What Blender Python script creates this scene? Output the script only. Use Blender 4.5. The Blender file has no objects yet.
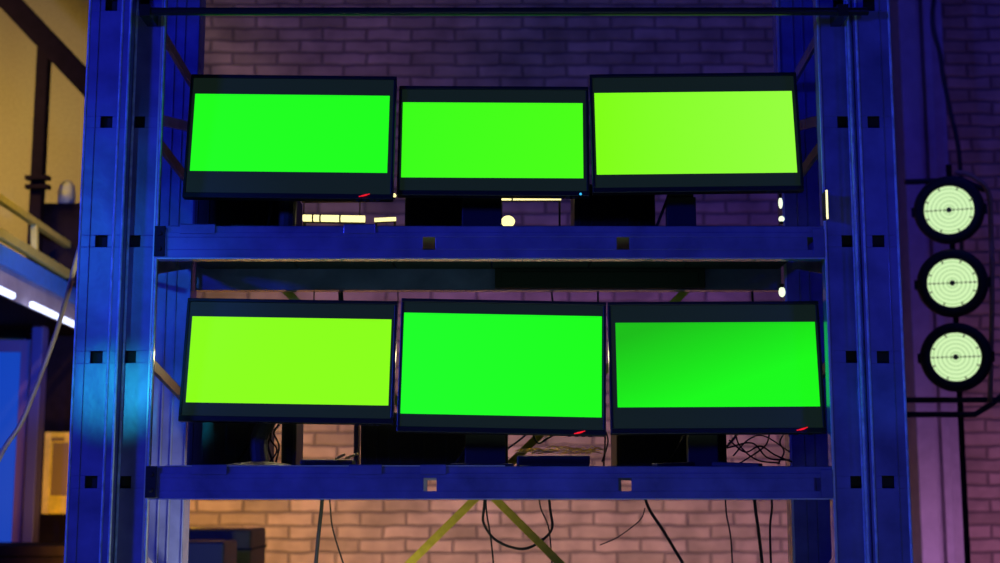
import bpy, bmesh, math, random
from mathutils import Vector, Matrix
random.seed(7)
PI = math.pi
C = bpy.context.scene.collection
S = bpy.context.scene

# ------------------------------------------------------------------ camera
F = 1400.0                      # focal length in pixels of the 1000 px wide frame
PITCH = math.atan(0.149)
CZ = 1.35
cam = bpy.data.cameras.new('camera'); camo = bpy.data.objects.new('camera', cam); C.objects.link(camo)
cam.sensor_width = 36; cam.lens = 36 * F / 1000
camo.location = (0, 0, CZ); camo.rotation_euler = (PI / 2 + PITCH, 0, 0)
cam.clip_start = 0.05; cam.clip_end = 100
cam.dof.use_dof = True; cam.dof.focus_distance = 3.75; cam.dof.aperture_fstop = 2.8
S.camera = camo
S.view_settings.view_transform = 'Standard'; S.view_settings.look = 'None'
S.view_settings.exposure = 0; S.view_settings.gamma = 1; S.view_settings.use_curve_mapping = False

# ------------------------------------------------------------------ world
w = bpy.data.worlds.new('world'); S.world = w; w.use_nodes = True
w.node_tree.nodes['Background'].inputs[0].default_value = (0.25, 0.22, 0.6, 1)
w.node_tree.nodes['Background'].inputs[1].default_value = 0.012

# ------------------------------------------------------------------ lamps of the hall, with added fills
def aim(o, tgt):
    o.rotation_euler = (Vector(tgt) - o.location).to_track_quat('-Z', 'Y').to_euler()
def area(name, loc, tgt, sx, sy, col, power, spread=180):
    l = bpy.data.lights.new(name, 'AREA'); l.shape = 'RECTANGLE'; l.size = sx; l.size_y = sy
    l.color = col; l.energy = power; l.spread = math.radians(spread)
    o = bpy.data.objects.new(name, l); C.objects.link(o); o.location = loc; aim(o, tgt); return o
def spot(name, loc, tgt, col, power, ang, blend=0.6, r=0.05):
    l = bpy.data.lights.new(name, 'SPOT'); l.color = col; l.energy = power
    l.spot_size = math.radians(ang); l.spot_blend = blend; l.shadow_soft_size = r
    o = bpy.data.objects.new(name, l); C.objects.link(o); o.location = loc; aim(o, tgt); return o
BLUE = (0.02, 0.015, 1.0)
area('blue_stage_light', (-3.6, 0.9, 2.6), (-0.2, 3.7, 1.7), 0.4, 0.4, (0.025, 0.045, 1.0), 98)
area('blue_stage_light_right', (2.9, -0.3, 2.7), (0.9, 3.7, 1.7), 0.6, 0.6, BLUE, 22)
spot('cyan_light_left', (-1.6, 0.0, 1.84), (-0.99, 3.6, 1.60), (0.02, 0.60, 1.0), 210, 4.4, 1.0, 0.03)
spot('cyan_light_upper_left', (-2.3, 0.0, 2.6), (-1.03, 3.6, 1.99), (0.02, 0.20, 1.0), 90, 14, 1.0, 0.03)
spot('cyan_light_right', (0.3, 0.0, 1.84), (0.96, 3.6, 1.58), (0.02, 0.30, 1.0), 38, 4, 1.0, 0.03)
spot('cyan_light_inside', (-0.5, 1.0, 1.78), (-0.965, 4.15, 1.62), (0.05, 0.6, 1.0), 80, 5, 1.0, 0.03)
spot('blue_rear_post_light', (-0.35, 0.6, 2.0), (-0.96, 4.15, 1.86), (0.02, 0.22, 1.0), 60, 10, 1.0, 0.03)
area('warm_wall_washer', (-1.75, 6.7, 1.1), (-1.6, 8.2, 1.0), 0.7, 0.3, (1.0, 0.56, 0.02), 13, 130)
area('pink_wall_washer', (0.1, 6.8, 1.15), (0.1, 8.2, 1.0), 3.0, 0.3, (1.0, 0.65, 0.42), 9.3, 112)
area('purple_wall_light', (2.6, 6.6, 0.9), (2.7, 8.2, 1.0), 1.0, 0.4, (0.90, 0.38, 0.85), 6, 150)
area('purple_gap_light', (0.0, 7.5, 2.35), (0.0, 8.2, 2.35), 2.6, 0.15, (0.6, 0.22, 1.0), 1.3, 130)
area('blue_wall_light', (2.6, 5.4, 4.2), (2.0, 8.2, 3.3), 1.0, 0.4, (0.06, 0.05, 1.0), 9)
area('deck_underside_fill', (-0.1, 3.92, 1.875), (-0.1, 4.18, 1.985), 1.5, 0.02, (0.35, 1.0, 0.75), 0.16)  # unseen fill added to lift the rear beam under the upper deck
area('amber_corner_light', (-3.1, 6.0, 3.6), (-3.3, 8.2, 2.9), 0.5, 0.4, (1.0, 0.72, 0.18), 15, 105)
spot('amber_rail_fill', (-1.3, 5.0, 3.4), (-2.1, 6.6, 2.5), (1.0, 0.70, 0.10), 130, 34, 0.8, 0.05)  # added spot that warms the rails against the blue fascia spot
area('shelf_back_light', (-0.2, 4.10, 1.74), (-0.2, 3.62, 1.42), 1.2, 0.03, (1.0, 0.85, 0.40), 1.6, 150)
spot('fascia_fill', (-1.2, 4.4, 2.2), (-2.06, 6.5, 2.26), (0.03, 0.20, 1.0), 330, 24, 1.0, 0.03)  # added spot that brightens the blue fascia
area('under_shelf_light', (-0.5, 3.8, 0.35), (-0.95, 4.15, 1.25), 0.3, 0.2, (0.9, 1.0, 0.62), 11, 120)
area('front_fill', (0.3, 0.6, 0.35), (0, 4.0, 1.9), 1.6, 0.5, (0.6, 0.85, 0.6), 6)  # added low room fill from the camera side, no fixture
spot('rust_wall_fill', (-1.1, 6.2, 3.0), (-1.3, 8.2, 4.15), (1.0, 0.32, 0.08), 9, 75, 1.0, 0.1)  # added weak spot standing in for amber spill on the wall

# ------------------------------------------------------------------ helpers
ct, st = math.cos(PITCH), math.sin(PITCH)
def P(u, v, Y):
    a = (u - 500) / F; b = (281.5 - v) / F
    t = Y / (ct - b * st)
    return Vector((a * t, Y, CZ + t * (st + b * ct)))
def Z(v, Y): return P(500, v, Y).z
def X(u, v, Y): return P(u, v, Y).x

def mat(name, col, rough=0.5, metal=0.0, bump=0.0, bscale=30, var=0.0, emit=None, es=0.0, coat=0.0, spec=0.5):
    m = bpy.data.materials.new(name); m.use_nodes = True
    nt = m.node_tree; b = nt.nodes['Principled BSDF']
    b.inputs['Base Color'].default_value = (*col, 1); b.inputs['Roughness'].default_value = rough
    b.inputs['Metallic'].default_value = metal; b.inputs['Coat Weight'].default_value = coat
    b.inputs['Specular IOR Level'].default_value = spec
    if emit:
        b.inputs['Emission Color'].default_value = (*emit, 1); b.inputs['Emission Strength'].default_value = es
    tc = nt.nodes.new('ShaderNodeTexCoord')
    if bump or var:
        n = nt.nodes.new('ShaderNodeTexNoise'); n.inputs['Scale'].default_value = bscale; n.inputs['Detail'].default_value = 5
        nt.links.new(tc.outputs['Object'], n.inputs['Vector'])
    if bump:
        bp = nt.nodes.new('ShaderNodeBump'); bp.inputs['Strength'].default_value = bump; bp.inputs['Distance'].default_value = 0.01
        nt.links.new(n.outputs['Fac'], bp.inputs['Height']); nt.links.new(bp.outputs['Normal'], b.inputs['Normal'])
    if var:
        r = nt.nodes.new('ShaderNodeMapRange'); r.inputs[1].default_value = 0.3; r.inputs[2].default_value = 0.7
        r.inputs[3].default_value = 1 - var; r.inputs[4].default_value = 1 + var
        nt.links.new(n.outputs['Fac'], r.inputs[0])
        h = nt.nodes.new('ShaderNodeHueSaturation'); h.inputs['Color'].default_value = (*col, 1)
        nt.links.new(r.outputs[0], h.inputs['Value']); nt.links.new(h.outputs[0], b.inputs['Base Color'])
    return m

def obj(name, bm, m, parent=None, bevel=0.0, smooth=False, seg=2):
    me = bpy.data.meshes.new(name); bmesh.ops.recalc_face_normals(bm, faces=bm.faces[:]); bm.to_mesh(me); bm.free()
    o = bpy.data.objects.new(name, me); C.objects.link(o)
    for mm in (m if isinstance(m, (list, tuple)) else [m]): me.materials.append(mm)
    if smooth:
        for p in me.polygons: p.use_smooth = True
    if parent:
        o.parent = parent
    if bevel:
        b = o.modifiers.new('bevel', 'BEVEL'); b.width = bevel; b.segments = seg; b.limit_method = 'ANGLE'; b.angle_limit = math.radians(50)
    return o
def empty(name, loc=(0, 0, 0), rot=(0, 0, 0)):
    o = bpy.data.objects.new(name, None); C.objects.link(o); o.location = loc; o.rotation_euler = rot; o.empty_display_size = 0.1
    return o
def tag(o, label, cat, group=None, kind=None):
    o['label'] = label; o['category'] = cat
    if group: o['group'] = group
    if kind: o['kind'] = kind
    return o
def struct(o): o['kind'] = 'structure'; return o

def bx(bm, x0, x1, y0, y1, z0, z1, mi=0, M=None):
    ps = [(x0, y0, z0), (x1, y0, z0), (x1, y1, z0), (x0, y1, z0), (x0, y0, z1), (x1, y0, z1), (x1, y1, z1), (x0, y1, z1)]
    vs = [bm.verts.new(M @ Vector(p) if M else p) for p in ps]
    for f in ((0, 3, 2, 1), (4, 5, 6, 7), (0, 1, 5, 4), (1, 2, 6, 5), (2, 3, 7, 6), (3, 0, 4, 7)):
        fc = bm.faces.new([vs[i] for i in f]); fc.material_index = mi
    return vs
def bar(bm, a, b, wid, thk, up=(0, 0, 1), mi=0):
    """rectangular bar from a to b; wid along up-ish, thk across"""
    a = Vector(a); b = Vector(b); d = (b - a); L = d.length; d.normalize()
    s = d.cross(Vector(up)).normalized(); u = s.cross(d).normalized()
    M = Matrix((( d.x, s.x, u.x, a.x), (d.y, s.y, u.y, a.y), (d.z, s.z, u.z, a.z), (0, 0, 0, 1)))
    bx(bm, 0, L, -thk / 2, thk / 2, -wid / 2, wid / 2, mi, M)
def tube(bm, pts, r, seg=8, mi=0, cap=True):
    pts = [Vector(p) for p in pts]; rings = []
    n0 = None
    for i, p in enumerate(pts):
        d = (pts[min(i + 1, len(pts) - 1)] - pts[max(i - 1, 0)]).normalized()
        if n0 is None:
            n0 = d.orthogonal().normalized()
        n0 = (n0 - d * n0.dot(d)).normalized(); bn = d.cross(n0)
        rr = r[i] if isinstance(r, (list, tuple)) else r
        rings.append([bm.verts.new(p + (n0 * math.cos(2 * PI * k / seg) + bn * math.sin(2 * PI * k / seg)) * rr) for k in range(seg)])
    for a, b in zip(rings, rings[1:]):
        for k in range(seg):
            f = bm.faces.new((a[k], a[(k + 1) % seg], b[(k + 1) % seg], b[k])); f.material_index = mi
    if cap:
        bm.faces.new(rings[0][::-1]).material_index = mi; bm.faces.new(rings[-1]).material_index = mi
def spline(pts, n=10):
    pts = [Vector(p) for p in pts]; q = [pts[0] * 2 - pts[1]] + pts + [pts[-1] * 2 - pts[-2]]; out = []
    for i in range(1, len(q) - 2):
        for k in range(n):
            t = k / n
            out.append(0.5 * ((2 * q[i]) + (q[i + 1] - q[i - 1]) * t + (2 * q[i - 1] - 5 * q[i] + 4 * q[i + 1] - q[i + 2]) * t * t + (3 * q[i] - q[i - 1] - 3 * q[i + 1] + q[i + 2]) * t ** 3))
    out.append(pts[-1]); return out
def lathe(bm, prof, seg=40, mi=0, M=None):
    """profile of (radius, height) spun round local z"""
    rings = []
    for r, h in prof:
        if r < 1e-6:
            v = Vector((0, 0, h)); rings.append([bm.verts.new(M @ v if M else v)])
        else:
            row = []
            for k in range(seg):
                v = Vector((r * math.cos(2 * PI * k / seg), r * math.sin(2 * PI * k / seg), h)); row.append(bm.verts.new(M @ v if M else v))
            rings.append(row)
    for a, b in zip(rings, rings[1:]):
        for k in range(seg):
            k2 = (k + 1) % seg
            if len(a) == 1 and len(b) == 1: continue
            if len(a) == 1: f = bm.faces.new((a[0], b[k], b[k2]))
            elif len(b) == 1: f = bm.faces.new((a[k], a[k2], b[0]))
            else: f = bm.faces.new((a[k], a[k2], b[k2], b[k]))
            f.material_index = mi
def perf_plate(bm, x0, x1, z0, z1, y0, y1, holes):
    """plate in the XZ plane with square through-holes (xc, zc, half)"""
    hs = sorted(holes, key=lambda h: (h[1], h[0]))
    rows = {}
    for h in hs: rows.setdefault(round(h[1], 3), []).append(h)
    z = z0
    for k in sorted(rows):
        row = sorted(rows[k]); hh = row[0][2]
        if k - hh > z: bx(bm, x0, x1, y0, y1, z, k - hh)
        x = x0
        for (xc, zc, h) in row:
            bx(bm, x, xc - h, y0, y1, k - hh, k + hh); x = xc + h
        bx(bm, x, x1, y0, y1, k - hh, k + hh); z = k + hh
    bx(bm, x0, x1, y0, y1, z, z1)

# ------------------------------------------------------------------ materials
M_ribp = mat('rib_highlight_paint', (0.45, 0.60, 0.80), 0.22, 0.0, 0.05, 30, 0.3, coat=0.5)  # paler than the posts: paints in the ridge highlights
M_paint = mat('blue_grey_painted_steel', (0.15, 0.15, 0.36), 0.27, 0.0, 0.16, 9, 0.30, coat=0.4)
M_edge = mat('edge_glint_steel', (0.55, 0.58, 0.55), 0.35, 0.3)  # pale metal that paints in glints on post edges and beam lips
M_dark = mat('black_plastic', (0.03, 0.03, 0.032), 0.5, 0, 0.05, 200)
M_bezel = mat('satin_black_bezel', (0.015, 0.018, 0.02), 0.35)
M_black = mat('matt_black', (0.01, 0.01, 0.01), 0.7)
M_hole = mat('near_black_steel', (0.01, 0.01, 0.014), 0.8)  # stands for shade inside the posts; also colours the beam brackets
M_board = mat('dark_shelf_board', (0.045, 0.05, 0.045), 0.7, 0, 0.15, 60, 0.2)
M_strap = mat('yellow_painted_strap', (0.55, 0.38, 0.04), 0.45, 0, 0.1, 40, 0.15)
M_brace = mat('brown_primed_brace', (0.42, 0.24, 0.14), 0.5, 0, 0.1, 50, 0.15)
M_cable = mat('black_cable_rubber', (0.015, 0.015, 0.018), 0.55)
M_rail = mat('ochre_painted_rail', (0.55, 0.44, 0.10), 0.45, 0, 0.1, 30, 0.12)
M_girder = mat('dark_purple_steel', (0.012, 0.006, 0.012), 0.8, 0, 0.1, 20, 0.2, spec=0.05)
M_plaster = mat('tan_plaster', (0.46, 0.36, 0.15), 0.9, 0, 0.5, 70, 0.10)
M_column = mat('painted_column_steel', (0.34, 0.28, 0.34), 0.5, 0, 0.1, 15, 0.12)
M_concrete = mat('concrete_floor', (0.10, 0.10, 0.11), 0.8, 0, 0.3, 12, 0.25)
M_ceiling = mat('dark_ceiling', (0.03, 0.03, 0.035), 0.9, 0, 0.2, 8, 0.2)
M_warm = mat('warm_lit_tube', (0.9, 0.85, 0.6), 0.4, emit=(1.0, 0.88, 0.36), es=1.5)
M_bulb = mat('pale_lit_bulb', (0.9, 0.9, 0.8), 0.4, emit=(0.86, 1.0, 0.70), es=1.2)
M_tube = mat('white_blue_led_tube', (0.9, 0.9, 1), 0.4, emit=(0.62, 0.70, 1.0), es=2.2)
M_red = mat('red_power_light', (0.3, 0, 0), 0.4, emit=(1.0, 0.01, 0.03), es=0.9)
M_cyan = mat('cyan_power_light', (0, 0.2, 0.3), 0.4, emit=(0.05, 0.6, 1.0), es=1.0)
M_fascia = mat('blue_fascia', (0.04, 0.20, 0.75), 0.4, 0, 0.1, 20, 0.1)

def brick_mat():
    m = bpy.data.materials.new('painted_brick'); m.use_nodes = True; nt = m.node_tree; b = nt.nodes['Principled BSDF']
    tc = nt.nodes.new('ShaderNodeTexCoord'); sp = nt.nodes.new('ShaderNodeSeparateXYZ'); cb = nt.nodes.new('ShaderNodeCombineXYZ')
    nt.links.new(tc.outputs['Object'], sp.inputs[0]); nt.links.new(sp.outputs['X'], cb.inputs['X']); nt.links.new(sp.outputs['Z'], cb.inputs['Y'])
    # wobble of the courses
    nz = nt.nodes.new('ShaderNodeTexNoise'); nz.inputs['Scale'].default_value = 7; nt.links.new(tc.outputs['Object'], nz.inputs['Vector'])
    sub = nt.nodes.new('ShaderNodeVectorMath'); sub.operation = 'SUBTRACT'; sub.inputs[1].default_value = (.5, .5, .5)
    nt.links.new(nz.outputs['Color'], sub.inputs[0])
    sc = nt.nodes.new('ShaderNodeVectorMath'); sc.operation = 'SCALE'; sc.inputs['Scale'].default_value = 0.026; nt.links.new(sub.outputs[0], sc.inputs[0])
    ad = nt.nodes.new('ShaderNodeVectorMath'); nt.links.new(cb.outputs[0], ad.inputs[0]); nt.links.new(sc.outputs[0], ad.inputs[1])
    br = nt.nodes.new('ShaderNodeTexBrick'); nt.links.new(ad.outputs[0], br.inputs['Vector'])
    br.inputs['Scale'].default_value = 1; br.inputs['Brick Width'].default_value = 0.27; br.inputs['Row Height'].default_value = 0.0765
    br.inputs['Mortar Size'].default_value = 0.012; br.inputs['Mortar Smooth'].default_value = 0.9; br.inputs['Bias'].default_value = 0.0
    br.inputs['Color1'].default_value = (0.62, 0.42, 0.34, 1); br.inputs['Color2'].default_value = (0.42, 0.29, 0.22, 1)
    br.inputs['Mortar'].default_value = (0.25, 0.175, 0.15, 1)
    n2 = nt.nodes.new('ShaderNodeTexNoise'); n2.inputs['Scale'].default_value = 5; n2.inputs['Detail'].default_value = 6
    nt.links.new(tc.outputs['Object'], n2.inputs['Vector'])
    r = nt.nodes.new('ShaderNodeMapRange'); r.inputs[1].default_value = .3; r.inputs[2].default_value = .7; r.inputs[3].default_value = .65; r.inputs[4].default_value = 1.2
    nt.links.new(n2.outputs['Fac'], r.inputs[0])
    h = nt.nodes.new('ShaderNodeHueSaturation'); nt.links.new(br.outputs['Color'], h.inputs['Color']); nt.links.new(r.outputs[0], h.inputs['Value'])
    nt.links.new(h.outputs[0], b.inputs['Base Color']); b.inputs['Roughness'].default_value = 0.85
    inv = nt.nodes.new('ShaderNodeMath'); inv.operation = 'SUBTRACT'; inv.inputs[0].default_value = 1; nt.links.new(br.outputs['Fac'], inv.inputs[1])
    bp = nt.nodes.new('ShaderNodeBump'); bp.inputs['Strength'].default_value = .8; bp.inputs['Distance'].default_value = .012
    nt.links.new(inv.outputs[0], bp.inputs['Height']); nt.links.new(bp.outputs[0], b.inputs['Normal'])
    return m
M_brick = brick_mat()

def screen_mat(name, c0, c1, axis='X', lo=-0.25, hi=0.25, glow=(0.004, 0.010, 0.011)):
    """an LCD: one material for the picture (gradient c0 to c1), one for the dark bars round it"""
    m = bpy.data.materials.new(name); m.use_nodes = True; nt = m.node_tree; b = nt.nodes['Principled BSDF']
    b.inputs['Base Color'].default_value = (0.005, 0.005, 0.005, 1); b.inputs['Roughness'].default_value = 0.5; b.inputs['Specular IOR Level'].default_value = 0.1
    tc = nt.nodes.new('ShaderNodeTexCoord'); sp = nt.nodes.new('ShaderNodeSeparateXYZ'); nt.links.new(tc.outputs['Object'], sp.inputs[0])
    r = nt.nodes.new('ShaderNodeMapRange'); r.inputs[1].default_value = lo; r.inputs[2].default_value = hi
    if axis == 'XZ':
        a = nt.nodes.new('ShaderNodeMath'); a.operation = 'MULTIPLY_ADD'; a.inputs[1].default_value = 0.35
        nt.links.new(sp.outputs['X'], a.inputs[0])
        z2 = nt.nodes.new('ShaderNodeMath'); z2.operation = 'MULTIPLY'; z2.inputs[1].default_value = -1.0; nt.links.new(sp.outputs['Z'], z2.inputs[0])
        nt.links.new(z2.outputs[0], a.inputs[2]); nt.links.new(a.outputs[0], r.inputs[0])
    else:
        nt.links.new(sp.outputs[axis], r.inputs[0])
    mx = nt.nodes.new('ShaderNodeMix'); mx.data_type = 'RGBA'; mx.inputs['A'].default_value = (*c0, 1); mx.inputs['B'].default_value = (*c1, 1)
    nt.links.new(r.outputs[0], mx.inputs['Factor']); nt.links.new(mx.outputs['Result'], b.inputs['Emission Color']); b.inputs['Emission Strength'].default_value = 1.0
    return m
M_lcd = mat('dark_lcd_border', (0.01, 0.012, 0.012), 0.4, emit=(0.45, 1.0, 0.65), es=0.0105)
def lin(r, g, b):
    f = lambda c: (c / 255 / 12.92) if c <= 10 else ((c / 255 + .055) / 1.055) ** 2.4
    return (f(r), f(g), f(b))

# ------------------------------------------------------------------ setting
WB = 8.2
bm = bmesh.new(); bx(bm, -6, 6, -4, WB + .3, -0.1, 0); struct(obj('floor', bm, M_concrete))
bm = bmesh.new(); bx(bm, -6, 6, -4, WB + .3, 5.6, 5.7); struct(obj('ceiling', bm, M_ceiling))
bm = bmesh.new(); bx(bm, -2.3, 6, WB, WB + .3, 0, 5.6); struct(obj('wall_back', bm, M_brick))
bm = bmesh.new(); bx(bm, -6, -2.3, WB, WB + .3, 0, 5.6); struct(obj('wall_back_left', bm, M_plaster))
bm = bmesh.new(); bx(bm, -6.2, -6, -4, WB + .3, 0, 5.6); struct(obj('wall_left', bm, M_plaster))
bm = bmesh.new(); bx(bm, 6, 6.2, -4, WB + .3, 0, 5.6); struct(obj('wall_right', bm, M_brick))

# ------------------------------------------------------------------ the rack
YF, YR = 3.60, 4.15                       # front and rear post faces
TOPZ = 3.05
rack = tag(empty('storage_rack', (0, YF, 0)), 'tall blue steel storage rack holding six monitors on two shelves', 'rack')
RO = Vector((0, YF, 0))
def rpart(name, bm, m, **k):
    bmesh.ops.translate(bm, verts=bm.verts[:], vec=-RO)
    return obj(name, bm, m, rack, **k)
HV = [-112, 5, 122, 241, 357, 482, 605]
HZ = [Z(v, YF) for v in HV] + [0.72, 0.42, 0.12]
HB = [Z(v, YF - .045) for v in HV] + [0.72, 0.42, 0.12]
def front_post(side):
    bm = bmesh.new()
    if side < 0: ob, bi, ai = -1.085, -0.975, -0.903
    else: ob, bi, ai = 1.028, 0.928, 0.850
    sgn = 1 if side < 0 else -1            # inward direction
    lo, hi = min(ob, bi), max(ob, bi)
    hb = (ob + bi) / 2 + (0.002 * sgn)
    perf_plate(bm, lo, hi, 0, TOPZ, YF - 0.045, YF - 0.041, [(hb, z, 0.0155) for z in HB if z < TOPZ - .1])
    # sides of the front channel
    bx(bm, lo, lo + .004, YF - .045, YF + .05, 0, TOPZ); bx(bm, hi - .004, hi, YF - .045, YF + .05, 0, TOPZ)
    # pressed ribs along the face
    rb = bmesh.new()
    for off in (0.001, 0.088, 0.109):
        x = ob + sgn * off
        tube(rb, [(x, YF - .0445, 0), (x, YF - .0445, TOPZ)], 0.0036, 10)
    x = ob + sgn * .027; bx(bm, x - .001, x + .001, YF - .0475, YF - .045, 0, TOPZ)
    # inner, set-back channel
    lo2, hi2 = min(bi, ai), max(bi, ai)
    ha = bi + sgn * 0.020
    perf_plate(bm, lo2, hi2, 0, TOPZ, YF + 0.0, YF + 0.004, [(ha, z, 0.0155) for z in HZ if z < TOPZ - .1])
    xi = ai
    bx(bm, xi - (.004 if sgn > 0 else 0), xi + (0 if sgn > 0 else .004), YF, YF + .055, 0, TOPZ)
    bx(bm, min(ob, ai), max(ob, ai), YF + .05, YF + .055, 0, TOPZ)
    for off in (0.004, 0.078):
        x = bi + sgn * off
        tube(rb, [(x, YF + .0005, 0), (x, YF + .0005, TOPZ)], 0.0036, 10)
    p = rpart('upright_post', bm, M_paint, bevel=0.0015)
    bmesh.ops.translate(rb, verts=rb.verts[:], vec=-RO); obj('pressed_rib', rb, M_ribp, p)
    bm = bmesh.new(); bx(bm, min(ob, ai) - .02, max(ob, ai) + .02, YF - .07, YF + .08, 0, .008)
    bmesh.ops.translate(bm, verts=bm.verts[:], vec=-RO); obj('foot_plate', bm, M_paint, p)
    bm = bmesh.new()                       # pale strip painting in the glint on the inner edge
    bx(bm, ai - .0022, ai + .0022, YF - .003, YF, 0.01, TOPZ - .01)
    bmesh.ops.translate(bm, verts=bm.verts[:], vec=-RO); e = obj('edge_glint', bm, M_edge, p)
    bm = bmesh.new()  # near-black sheets behind the holes, painting in the inside shade
    bx(bm, lo + .01, hi - .01, YF - .030, YF - .028, 0.02, TOPZ - .02); bx(bm, lo2 + .006, hi2 - .006, YF + .02, YF + .022, 0.02, TOPZ - .02)
    bmesh.ops.translate(bm, verts=bm.verts[:], vec=-RO); obj('hole_shade', bm, M_hole, p)
    return p
front_post(-1); front_post(1)
def rear_post(x0, x1, inner):
    bm = bmesh.new()
    bx(bm, x0, x1, YR, YR + .004, 0, TOPZ); bx(bm, x0, x0 + .004, YR, YR + .08, 0, TOPZ); bx(bm, x1 - .004, x1, YR, YR + .08, 0, TOPZ)
    for off in (.003, .045, .075, .125):
        x = inner + (off if inner > 0 else -off)
        bar(bm, (x, YR - .001, 0), (x, YR - .001, TOPZ), .005, .006, up=(1, 0, 0))
    p = rpart('upright_post', bm, M_paint, bevel=0.0015)
    if inner < 0: return
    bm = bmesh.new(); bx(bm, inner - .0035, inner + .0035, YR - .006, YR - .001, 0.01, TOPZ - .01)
    bmesh.ops.translate(bm, verts=bm.verts[:], vec=-RO); obj('edge_glint', bm, M_edge, p)
rear_post(-1.10, -0.925, -0.925); rear_post(0.855, 1.045, 0.855)

# beams: channel with square holes
def beam(zb, zt, y0, x0, x1, holes, rear=False):
    bm = bmesh.new(); s = 0.0165
    perf_plate(bm, x0, x1, zb, zt - .018, y0, y0 + .004, [(hx, hz, s) for hx, hz in holes])
    bx(bm, x0, x1, y0 + .004, y0 + .008, zt - .020, zt)          # stepped top strip
    bx(bm, x0, x1, y0, y0 + .045, zb - .003, zb); bx(bm, x0, x1, y0 + .004, y0 + .045, zt - .003, zt)
    if not rear:
        bx(bm, x0 - .0, x0 + .03, y0 - .004, y0, zb, zt - .01); bx(bm, x1 - .03, x1, y0 - .004, y0, zb, zt - .01)
    b = rpart('shelf_beam', bm, M_paint, bevel=0.0012)
    return b
zU0, zU1 = Z(257.5, YF), Z(225.5, YF)
zL0, zL1 = Z(498, YF), Z(466, YF)
hzU = Z(243.5, YF); hzL = Z(484.5, YF)
fb1 = beam(zU0, zU1, YF, -0.900, 0.847, [(X(u, 243, YF), hzU) for u in (429, 623, 814)])
fb2 = beam(zL0, zL1, YF, -0.900, 0.847, [(X(u, 484, YF), hzL) for u in (430, 625, 821)])
rb1 = beam(zU0, zU1, YR + .03, -0.920, 0.850, [], True)
rb2 = beam(zL0, zL1, YR + .03, -0.920, 0.850, [(X(433, 486, YR + .03), Z(486, YR + .03)), (X(627, 486, YR + .03), Z(486, YR + .03))], True)
# pale lips painting in the lit edges, hooked clips and bolts on the beams
def sub(name, fn, m, par, **k):
    bm = bmesh.new(); fn(bm); bmesh.ops.translate(bm, verts=bm.verts[:], vec=-RO); return obj(name, bm, m, par, **k)
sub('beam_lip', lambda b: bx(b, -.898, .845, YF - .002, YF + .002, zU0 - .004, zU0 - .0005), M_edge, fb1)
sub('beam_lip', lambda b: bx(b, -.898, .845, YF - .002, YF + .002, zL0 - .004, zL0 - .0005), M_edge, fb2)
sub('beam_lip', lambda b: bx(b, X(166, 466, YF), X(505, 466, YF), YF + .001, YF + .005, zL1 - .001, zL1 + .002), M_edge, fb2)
for par, zt, cl in ((fb1, zU1, ((172, 208), (340, 372))), (fb2, zL1, ((192, 227), (349, 382), (420, 446)))):
    for a, c in cl:
        xa, xb = X(a, 466, YF), X(c, 466, YF)
        def clip(b):
            bx(b, xa, xb, YF - .003, YF + .004, zt - .022, zt + .004); bx(b, xa, xb, YF - .003, YF + .04, zt + .001, zt + .004)
        cp = sub('beam_clip', clip, M_paint, par, bevel=.001)
# end brackets where the beams meet the posts
def bracket(xc, zc, hw, hh):
    def f(b):
        bx(b, xc - hw, xc + hw, YF - .008, YF - .004, zc - hh, zc + hh)
        for dz in (-.5, .5):
            lathe(b, [(0, .004), (.006, .004), (.007, 0)], 6, M=Matrix.Translation((xc, YF - .008, zc + dz * hh)) @ Matrix.Rotation(PI / 2, 4, 'X'))
    return f
rpart_holder = []
for xc, zc in ((-.887, (zU0 + zU1) / 2), (-.887, (zL0 + zL1) / 2)):
    bm = bmesh.new(); bracket(xc, zc, .014, .04)(bm); rpart('beam_bracket', bm, M_hole, bevel=.001)

# decks
for zb in (zU1 - .024, zL1 - .024):
    bm = bmesh.new()
    n = 6; w0 = -0.895; dw = (0.845 + .895) / n
    for i in range(n): bx(bm, w0 + i * dw + .002, w0 + (i + 1) * dw - .002, YF + .010, YR + .028, zb, zb + .020)
    rpart('shelf_board', bm, M_board, bevel=.002)
# black plate hung on the upper rear beam
bm = bmesh.new(); xa, xb = X(495, 274, YR), X(705, 274, YR)
bx(bm, xa, xb, YR - .002, YR + .027, zU0 - .001, zU1 - .026); bx(bm, xa + .02, xb - .02, YR - .006, YR - .002, zU0 + .01, zU1 - .036)
rpart('mounting_plate', bm, M_black, bevel=.002)

# side frame braces
def side_brace(x, vf, vr, m, wd=.03):
    bm = bmesh.new(); bar(bm, (x, YF + .05, Z(vf, YF + .05)), (x, YR + .0, Z(vr, YR)), wd, .012, up=(0, 0, 1)); rpart('side_brace', bm, m, bevel=.0015)
for x in (-0.935, 0.885):
    m2 = M_brace if x < 0 else M_column
    side_brace(x, 22, 88, M_brace if x < 0 else M_paint); side_brace(x, 133, 185, m2)
    side_brace(x, 355, 398, m2); side_brace(x, 550, 600, M_paint); side_brace(x, 268, 262, M_paint, .04); side_brace(x, 118, 128, M_paint, .03)
# rear cross brace straps (X)
Yb = YR + .10
for (u0, v0), (u1, v1) in (((245, 250), (634, 637)), ((727, 250), (335, 637))):
    bm = bmesh.new(); a = P(u0, v0, Yb + (.0 if u0 < 500 else .006)); b = P(u1, v1, Yb + (.0 if u0 < 500 else .006))
    bar(bm, a, b, .024, .004, up=(0, 0, 1)); rpart('cross_brace', bm, M_strap, bevel=.001)
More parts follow.
